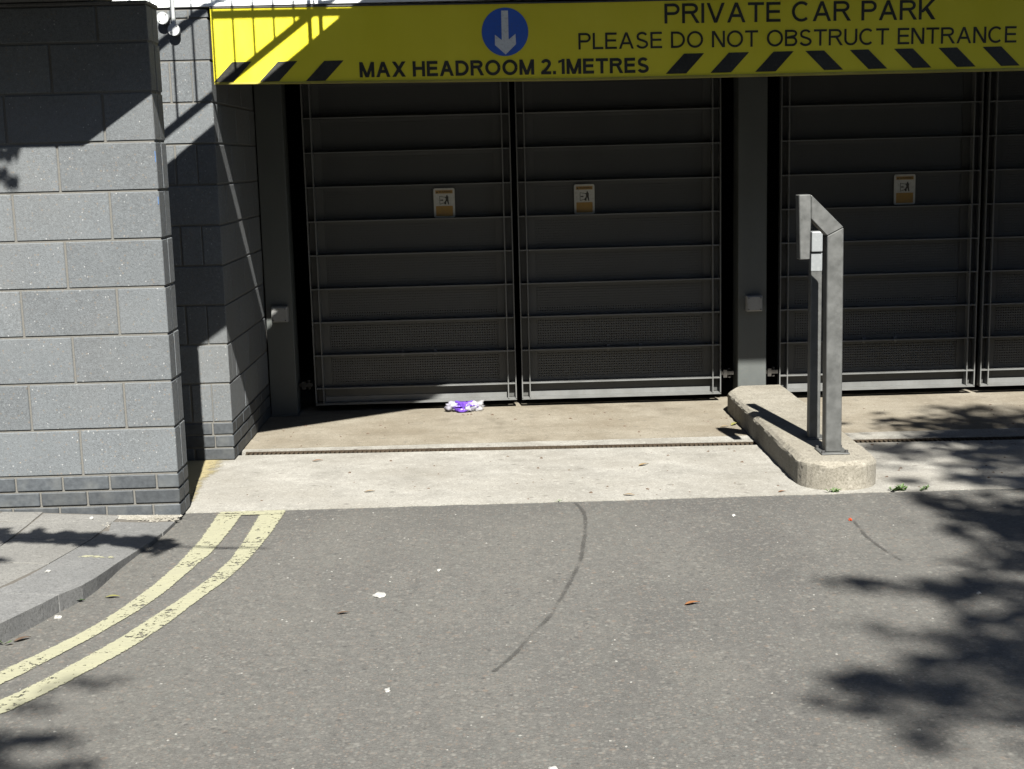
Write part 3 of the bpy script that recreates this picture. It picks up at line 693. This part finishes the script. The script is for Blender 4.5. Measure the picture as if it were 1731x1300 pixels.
# ------------------------------------------------------------------ stainless stand with hood
st = thing('reader_stand', 'bent stainless steel box-section stand with hooded head on the concrete island', 'stand', (3.27, .40, .142))
ZI = .142
Y0, Y1 = .365, .445
X = lambda x: x-3.27
def loc_prism(name, poly, y0, y1, mat, parent, bev=.004): return MB().prism([(X(x), z-ZI) for x, z in poly], 1, y0-.40, y1-.40).build(name, mat, parent, bev)
loc_prism('upright', [(3.230, ZI+.008), (3.3115, ZI+.008), (3.3055, 1.2955), (3.2235, 1.2545)], Y0, Y1, 'stainless', st)
loc_prism('neck', [(3.2230, 1.2560), (3.3050, 1.2970), (3.1405, 1.4625), (3.1420, 1.3420)], Y0+.001, Y1-.001, 'stainless', st)
loc_prism('hood', [(3.0790, 1.4625), (3.1400, 1.4635), (3.1415, 1.3400), (3.1370, 1.1400), (3.0880, 1.1390)], Y0-.0005, Y1+.0005, 'stainless', st)
MB().box(X(3.200), X(3.345), -.075, .085, .0005, .008).build('foot_plate', 'stainless', st, .002)
for a_, b_ in ((3.212, -.055), (3.332, -.055), (3.212, .068), (3.332, .068)): MB().tube((X(a_), b_, .008), (X(a_), b_, .021), .009, n=6).build('anchor_bolt', 'steel_dark', st)
rd = thing('reader_post', 'slim grey steel upright with pale reader box on top, behind the hooded stand', 'post', (3.258, .75, ZI))
MB().box(-.028, .030, -.03, .03, .008, 1.145-ZI).build('upright', 'stainless', rd, .003)
MB().box(-.050, .060, -.055, .06, .0005, .0078).build('foot_plate', 'stainless', rd, .002)
MB().box(-.030, .028, -.046, .03, 1.152-ZI, 1.258-ZI).build('reader_box', 'reader_white', rd, .005, seg=2)
MB().box(-.0285, .0295, -.0325, .0, 1.050-ZI, 1.1448-ZI).build('sunlit_patch', 'reader_white', rd, .001)  # pale plate stands in for the sunlit part of the upright's face

# ------------------------------------------------------------------ conduit boxes on the corner wall
def besa(x, z, label, up):
    g = thing('conduit_box', label, 'electrical box', (x, YB, z), 'white round conduit boxes on the block wall')
    MB().tube((0, -.0005, 0), (0, -.040, 0), .031, n=28).build('housing', 'plastic_white', g)
    MB().tube((0, -.0402, 0), (0, -.045, 0), .0325, n=28).build('lid', 'plastic_white', g)
    for s_ in (-1, 1): MB().tube((s_*.017, -.0451, s_*.017), (s_*.017, -.0465, s_*.017), .0035, n=8).build('screw', 'steel_dark', g)
    if up: MB().tube((-.002, -.024, .028), (-.010, -.024, .40), .012, n=12).build('conduit', 'plastic_white', g)
    return g
besa(-.206, 2.478, 'round white conduit box on the block wall, nearer the wall end', False)
besa(-.150, 2.416, 'round white conduit box with vertical pipe above it on the block wall', True)

# ------------------------------------------------------------------ overhead stair, landing and deck (above the frame; cast the shadows)
ov = thing('overhead_stair', 'steel stair and deck above the frame that shade the walls and gates', 'stair')
FY, BY = -.60, .25
MB().box(-4.5, -.2555, FY, BY, 2.435, 2.59).build('landing', 'deck', ov)
MB().prism([(-.255, 2.4355), (1.662, 3.752), (1.662, 4.158), (-.255, 2.692)], 1, FY, BY).build('flight', 'deck', ov)
MB().box(1.6625, 7.5, FY, 1.61, 3.750, 4.00).build('deck_slab', 'deck', ov)
RZ = lambda x: 3.045+.735*x
def diag(name, dz, h, x0=-.9, x1=1.7): MB().prism([(x0, RZ(x0)+dz), (x1, RZ(x1)+dz), (x1, RZ(x1)+dz+h), (x0, RZ(x0)+dz+h)], 1, BY-.03, BY-.008).build(name, 'steel_dark', ov)
diag('bottom_rail', 0, .036); diag('middle_rail', .475, .04); diag('hand_rail', .95, .045)
x = -.04-.11*4
while x < 1.6:
    MB().tube((x, BY-.019, RZ(x)+.03), (x, BY-.019, RZ(x)+.96), .0066, n=8).build('baluster', 'steel_dark', ov); x += .1115
for x in (.719, .780): MB().box(x-.011, x+.011, BY-.034, BY-.004, RZ(x)-.24, RZ(x)+1.0).build('newel', 'steel_dark', ov)
MB().box(.195, 1.1, BY-.03, BY-.008, 3.593, 3.619).build('cross_rail', 'steel_dark', ov)

# ------------------------------------------------------------------ trees behind the viewer, dappled shade
SH = Vector((SUN_TO.x/SUN_TO.z, SUN_TO.y/SUN_TO.z))          # shift per metre of height
def leaf_crown(clumps, name, parent, seed, size=.075, dens_=900):
    r = random.Random(seed); V = []; F = []
    for cx_, cy_, rx, ry, h, k in clumps:
        n_ = int(dens_*k*rx*ry*3.14); m_ = max(4, min(16, int(6*max(rx, ry)/max(.04, min(rx, ry)))))
        subs = [(r.uniform(-.8, .8), r.uniform(-.75, .75), r.uniform(.3, .62)) for _ in range(m_)]
        for i in range(n_):
            while True:
                a_, b_ = r.uniform(-1, 1), r.uniform(-1, 1)
                if a_*a_+b_*b_ < 1: break
            sx_, sy_, sr = subs[i % m_]; q = r.random()**2; a_ = sx_+a_*sr*(.8+.9*q); b_ = sy_+b_*sr*(.8+.9*q)
            z = h+r.uniform(-.55, .75); p = Vector((cx_+a_*rx+SH.x*z, cy_+b_*ry+SH.y*z, z))
            d = Vector((r.gauss(0, 1), r.gauss(0, 1), r.gauss(0, .5))).normalized(); e = d.orthogonal().normalized(); e.rotate(Matrix.Rotation(r.uniform(0, 6.28), 3, d))
            s_ = size*r.uniform(.6, 1.3); k0 = len(V)
            V += [tuple(p-d*s_), tuple(p+e*s_*.5), tuple(p+d*s_), tuple(p-e*s_*.5)]; F.append((k0, k0+1, k0+2, k0+3))
    return link(name, mesh(V, F), 'leaf_green', parent)
C1 = []
for (cx_, cy_, rx, ry) in [(3.84, -.27, .27, .2), (3.85, -.72, .24, .19), (3.62, -1.17, .16, .15), (3.01, -1.31, .2, .07), (3.17, -1.40, .14, .08), (3.45, -1.42, .22, .13), (3.33, -1.84, .16, .22), (2.81, -1.77, .12, .035), (3.0, -1.9, .14, .045),
    (2.74, -2.29, .15, .09), (2.88, -2.37, .16, .09), (3.13, -2.11, .17, .11), (2.73, -2.62, .10, .10), (2.66, -2.32, .13, .10), (2.95, -2.25, .16, .12), (2.62, -2.52, .08, .07), (2.79, -2.77, .09, .03), (3.02, -2.6, .1, .05), (3.02, -2.8, .09, .04), (3.22, -2.27, .1, .25),
    (4.73, 2.18, .36, .08), (4.6, 1.77, .36, .13), (4.25, 1.31, .42, .07), (3.76, 1.04, .19, .09), (4.36, .74, .25, .2), (4.15, 1.2, .39, .05), (4.16, .22, .2, .14), (3.64, .31, .18, .05), (4.02, .56, .15, .06), (3.72, -.08, .14, .1), (3.98, -.45, .2, .2), (3.78, -.95, .16, .14), (3.62, -1.6, .18, .2), (3.5, -2.1, .2, .25), (3.36, -2.5, .16, .2), (4.4, .95, .25, .13), (4.5, .45, .2, .2), (4.05, .33, .16, .07), (3.78, .86, .16, .07), (4.5, 1.12, .25, .1), (4.75, 1.5, .3, .15)]:
    C1.append((cx_, cy_, rx*1.05, ry*1.35, random.uniform(8.2, 11), .78))
for q in [(3.88, -.32, .30, .30, .9), (3.80, -.95, .25, .28, .9), (3.55, -1.55, .28, .28, .8), (3.35, -2.1, .3, .28, .8), (3.12, -2.45, .22, .2, .55), (2.86, -2.36, .22, .17, .7), (4.1, .30, .3, .14, .6), (4.35, .75, .35, .22, .75), (3.95, .95, .3, .12, .5), (4.35, 1.35, .4, .14, .7), (4.7, 1.95, .4, .2, .7), (3.68, .62, .16, .12, .35)]: C1.append((*q[:4], random.uniform(8.2, 11), q[4]*.85))
for i in range(70):           # the rest of the crown, shading ground outside the frame
    C1.append((random.uniform(4.4, 9.0), random.uniform(-4.8, 1.6), random.uniform(.4, .8), random.uniform(.3, .6), random.uniform(6.0, 8.6), .6))
for i in range(10): C1.append((random.uniform(3.45, 4.2), random.uniform(-4.2, -2.6), .3, .25, random.uniform(6.2, 7.8), .7))
t1 = thing('street_tree', 'leafy street tree behind the viewer throwing dappled shade over the right of the road', 'tree', (0, 0, 0))
leaf_crown(C1, 'crown', t1, 21, .065, 680)
def branches(base, tips, parent, r0=.17, hgt=3.2):
    b = MB(); base = Vector(base); mid = base+Vector((0, 0, hgt)); b.tube(base, mid, r0, r0*.75, 14); b.build('trunk', 'bark', parent)
    c = MB()
    for tp in tips:
        tp = Vector(tp); k = mid+(tp-mid)*.5+Vector((0, 0, .35)); c.tube(mid-Vector((0, 0, .1)), k, r0*.42, r0*.2, 8); c.tube(k, tp, r0*.2, .012, 7)
    c.build('limbs', 'bark', parent)
branches((7.6, -8.4, 0), [(c[0]+SH.x*c[4], c[1]+SH.y*c[4], c[4]) for c in C1[0:40:5]] + [(c[0]+SH.x*c[4], c[1]+SH.y*c[4], c[4]) for c in C1[42:105:7]], t1, .22, 4.2)
C2 = [(.02, -2.60, .14, .13, 6.5, 1.0), (.19, -2.50, .11, .06, 6.5, .7), (.19, -2.71, .13, .06, 6.5, .9), (.17, -2.09, .12, .06, 6.5, .55), (.05, -2.3, .1, .05, 6.5, .35), (-.56, -.77, .09, .035, 4.2, .8), (-.3, -3.0, .3, .25, 5, .5), (-1.2, -2.6, .4, .3, 5, .6), (-1.6, -1.6, .4, .3, 4.5, .6)]
for i in range(15): C2.append((-.95+.068*i, -.345-.008*i+random.uniform(-.012, .012), .05, .085+.012*random.random(), 2.95, 3.4))
for i in range(12): C2.append((random.uniform(-3.6, -1.4), random.uniform(-4.0, -.6), .4, .3, random.uniform(3.6, 6.5), .5))
t2 = thing('young_tree', 'small leafy tree behind the viewer shading the pavement by the block wall', 'tree', (0, 0, 0))
leaf_crown(C2, 'crown', t2, 5, .045, 1500)
# leaves that shade the left edge of the block wall
def wall_clump(pts, parent):
    r = random.Random(3); V = []; F = []
    for (x_, z_, rr) in pts:
        for i in range(26):
            t = 2.0+r.uniform(-.2, .2); p = Vector((x_+r.uniform(-rr, rr)+.13*t, -t, z_+r.uniform(-rr, rr)+1.085*t)); d = Vector((r.gauss(0, 1), r.gauss(0, 1), r.gauss(0, 1))).normalized(); e = d.orthogonal().normalized(); k0 = len(V)
            V += [tuple(p-d*.025), tuple(p+e*.013), tuple(p+d*.025), tuple(p-e*.013)]; F.append((k0, k0+1, k0+2, k0+3))
    link('leaf_spray', mesh(V, F), 'leaf_green', parent)
wall_clump([(-.72, 1.655, .03), (-.672, 1.625, .022), (-.70, 1.76, .03), (-.66, 1.775, .03)], t2)
c = MB(); tw = Vector((SH.x*2.95, SH.y*2.95, 2.95))
c.tube(Vector((-1.2, -.34, 0))+tw, Vector((-.0, -.46, 0))+tw, .012, .008, 7).tube(Vector((-.0, -.46, 0))+tw, Vector((.24, -.52, 0))+tw, .008, .006, 6).tube(Vector((.24, -.52, 0))+tw, Vector((.50, -.555, 0))+tw, .011, .004, 6)
c.build('twig', 'bark', t2)
branches((-4.2, -6.8, 0), [(-1.2+SH.x*2.95, -.34+SH.y*2.95, 2.95), (-2.4, -5.2, 5.2), (-1.3, -5.4, 4.8), (-.3, -6.3, 5)], t2, .11)

ter = thing('sky_blocking_terrace', 'unseen brick terrace across the road behind the viewer, added to block sky light', 'building', (0, -15.0, 0))  # out of view; added to cut the sky fill in the shade
box('wall', 'terrace_brick', ter, -18, 20, -6, 0, -.1, 9.6)
box('parapet', 'deck', ter, -18.1, 20.1, -6.1, .08, 9.601, 9.8)
for r0 in range(3):
    for c0 in range(12):
        x = -16.5+3*c0; z = .9+3.0*r0
        wn = box('window', 'fascia_white', ter, x, x+1.2, .001, .05, z, z+1.7); box('pane', 'window_glass', wn, x+.07, x+1.13, .0501, .06, z+.07, z+1.63); box('sill', 'deck', wn, x-.08, x+1.28, .001, .12, z-.09, z-.001)

# ------------------------------------------------------------------ litter and small things
bag = thing('crumpled_bag', 'crumpled purple and white plastic bag on the ground under the gate', 'litter', (1.325, 2.585, 0)); bag.scale = (.88, .9, 1)
def crumple(name, mat, cx_, cy_, cz_, sx_, sy_, sz_, seed, amp=.5, sub=3):
    r = random.Random(seed); bm = bmesh.new(); bmesh.ops.create_icosphere(bm, subdivisions=sub, radius=1)
    from mathutils import noise as mn
    off = Vector((seed*3.1, seed*1.7, 0))
    for v in bm.verts:
        k = 1+amp*mn.noise(v.co*2.2+off)+.35*amp*mn.noise(v.co*6+off); v.co = Vector((v.co.x*sx_*k, v.co.y*sy_*k, max(-.98*sz_, v.co.z*sz_*k)))
    me = bpy.data.meshes.new("mesh"); bm.to_mesh(me); bm.free()
    for p in me.polygons: p.use_smooth = True
    return link(name, me, mat, bag, (cx_, cy_, cz_))
crumple('purple_part', 'bag_purple', .01, 0, .032, .085, .045, .032, 2, 1.0)
crumple('white_part', 'bag_white', -.078, .005, .036, .050, .042, .035, 5, .8)
crumple('white_corner', 'bag_white', .045, -.045, .024, .026, .022, .024, 9, .9, 2)
crumple('purple_corner', 'bag_purple', .0, -.055, .017, .035, .02, .017, 12, .9, 2)
crumple('clear_film', 'clear_film', .105, .0, .032, .06, .045, .032, 15, 1.1)

def fallen_leaf(x, y, s_, mat, label, rot, z=.0):
    n_ = 7; V = []; F = []
    for i in range(n_):
        t = i/(n_-1); w_ = math.sin(math.pi*t**.8)*.36+.02; cz_ = .16*math.sin(math.pi*t)+.10*t
        V += [((t-.5)*s_*2, -w_*s_, (cz_+.16)*s_), ((t-.5)*s_*2, 0, cz_*s_+.002), ((t-.5)*s_*2, w_*s_, (cz_+.12)*s_)]
    for i in range(n_-1): F += [(3*i, 3*i+3, 3*i+4, 3*i+1), (3*i+1, 3*i+4, 3*i+5, 3*i+2)]
    o = link('fallen_leaf', mesh(V, F), mat, None, (x, y, z)); o.rotation_euler.z = rot
    return tag(o, label, 'leaf', 'fallen leaves')
fallen_leaf(2.259, -1.484, .032, 'leaf_orange', 'dry orange leaf alone on the open asphalt', .3, -.004)
fallen_leaf(2.345, .823, .034, 'leaf_tan', 'tan leaf on the pale concrete apron, middle of the entrance', .5)
fallen_leaf(2.195, .173, .03, 'leaf_tan', 'curled leaf on the concrete close to the asphalt edge, near the crack', -.4)
fallen_leaf(2.96, .155, .022, 'leaf_orange', 'small orange leaf on the concrete left of the island nose', .2)
fallen_leaf(3.035, 1.86, .04, 'leaf_yellow', 'yellow leaf against the side of the island', .9)
fallen_leaf(2.965, 1.80, .028, 'leaf_tan', 'tan leaf a little out from the side of the island', .1)
fallen_leaf(-.14, -1.235, .035, 'leaf_green', 'green leaf in the gutter below the kerb', .4, -.004)
fallen_leaf(-.01, -1.188, .03, 'leaf_yellow', 'yellow leaf between the kerb and the yellow lines', .0, -.004)
fallen_leaf(-.212, -1.65, .032, 'leaf_brown', 'brown leaf in the gutter at the left edge of the picture', .7, -.004)
fallen_leaf(.52, 1.167, .03, 'leaf_orange', 'reddish leaf on the concrete just in front of the drain, left side', .1)
fallen_leaf(.88, .406, .028, 'leaf_tan', 'tan leaf on the concrete left of centre, above the double yellow lines', .1)
fallen_leaf(.936, -1.468, .025, 'leaf_brown', 'tiny brown leaf on the asphalt below the white splash', .2, -.004)
def scrap(x, y, sx_, sy_, label, mat='gum_white', cat='litter', z=-.003, seed=1, name='paper_scrap'):
    o = lump(name, x, y, z, sx_, sy_, .006, mat, None, seed, 2, .35); return tag(o, label, cat)
scrap(1.057, -1.262, .022, .030, 'white paint splash on the asphalt left of centre', seed=3, name='paint_splash', cat='splash')
scrap(1.282, -.961, .009, .013, 'small white scrap on the asphalt near the middle of the road', seed=4)
scrap(-.16, -1.405, .014, .013, 'white scrap in the gutter beside the kerb joint', seed=5)
scrap(-.40, -.10, .010, .010, 'white scrap on the paving close to the block wall', z=.04, seed=6)
scrap(2.644, -.241, .010, .017, 'white scrap on the asphalt in front of the island, left of it', seed=7)
scrap(3.36, -1.465, .008, .011, 'white speck lying in the tree shade on the right', seed=8)
scrap(-.47, -1.03, .010, .016, 'white scrap on the wide kerb stone', z=.06, seed=9) if False else scrap(-.315, -1.02, .010, .014, 'white scrap on the wide kerb stone', z=.062, seed=9)
scrap(3.157, -.384, .009, .012, 'tiny bright red scrap on the asphalt in front of the island', 'plastic_red', z=.0, seed=10, name='litter_scrap')
scrap(1.157, -2.229, .010, .013, 'white pebble at the bottom of the picture, left of centre', seed=11, name='white_pebble', cat='pebble')
scrap(1.662, -2.836, .012, .014, 'white pebble on the bottom edge of the picture', seed=12, name='white_pebble', cat='pebble')

def weed(x, y, n_, s_, label, seed):
    r = random.Random(seed); V = []; F = []
    for i in range(n_):
        a_ = r.uniform(0, 6.28); L = s_*r.uniform(.5, 1.2); up = r.uniform(.25, .9); w_ = L*.28; bx, by = x+r.uniform(-s_, s_)*.9, y+r.uniform(-.008, .008); k0 = len(V)
        dx, dy = math.cos(a_), math.sin(a_)*.5
        V += [(bx, by, 0), (bx+dx*L*.5-dy*w_, by+dy*L*.5+dx*w_, L*up*.7), (bx+dx*L, by+dy*L, L*up), (bx+dx*L*.5+dy*w_, by+dy*L*.5-dx*w_, L*up*.7)]; F.append((k0, k0+1, k0+2, k0+3))
    o = link('weed', mesh(V, F), 'weed_green', None); return tag(o, label, 'plant', 'weeds along the concrete edge')
weed(3.21, .118, 16, .030, 'small green weed at the foot of the island nose', 1)
weed(3.53, .112, 30, .040, 'largest green weed on the concrete edge right of the island', 2)
weed(3.65, .108, 12, .028, 'low green weed further right along the concrete edge', 3)
weed(1.84, .100, 5, .014, 'tiny green weed on the concrete edge above the tar crack', 4)
weed(-.285, -1.70, 8, .03, 'green weed in the gutter at the left edge of the picture', 5)

# loose pale grit over the road
r = random.Random(99); V = []; F = []
def grit(x, y, s_, z=-.005):
    k0 = len(V)
    for i in range(5):
        t = 6.283*i/5+r.uniform(-.3, .3); q = s_*r.uniform(.6, 1.2); V.append((x+q*math.cos(t), y+q*math.sin(t), z))
    V.append((x+r.uniform(-.3, .3)*s_, y+r.uniform(-.3, .3)*s_, z+s_*.55))
    for i in range(5): F.append((k0+i, k0+(i+1) % 5, k0+5))
for i in range(420): grit(r.uniform(-.3, 4.3), r.uniform(-3.0, .06), r.choice((.002, .002, .003, .003, .004, .006)))
gv = link('pale_grit', mesh(V, F), 'grit_pale'); gv["kind"] = "stuff"; tag(gv, 'pale stone chips scattered over the asphalt', 'grit')
V = []; F = []
for i in range(230): grit(r.uniform(.1, 5.0), r.choice((r.uniform(.15, 1.2), r.uniform(1.6, 2.5))), r.choice((.003, .004, .006, .006, .009, .012)), 0)
gv = link('dark_grit', mesh(V, F), 'leaf_brown'); gv["kind"] = "stuff"; tag(gv, 'dark crumbs of dirt scattered over the concrete', 'grit')
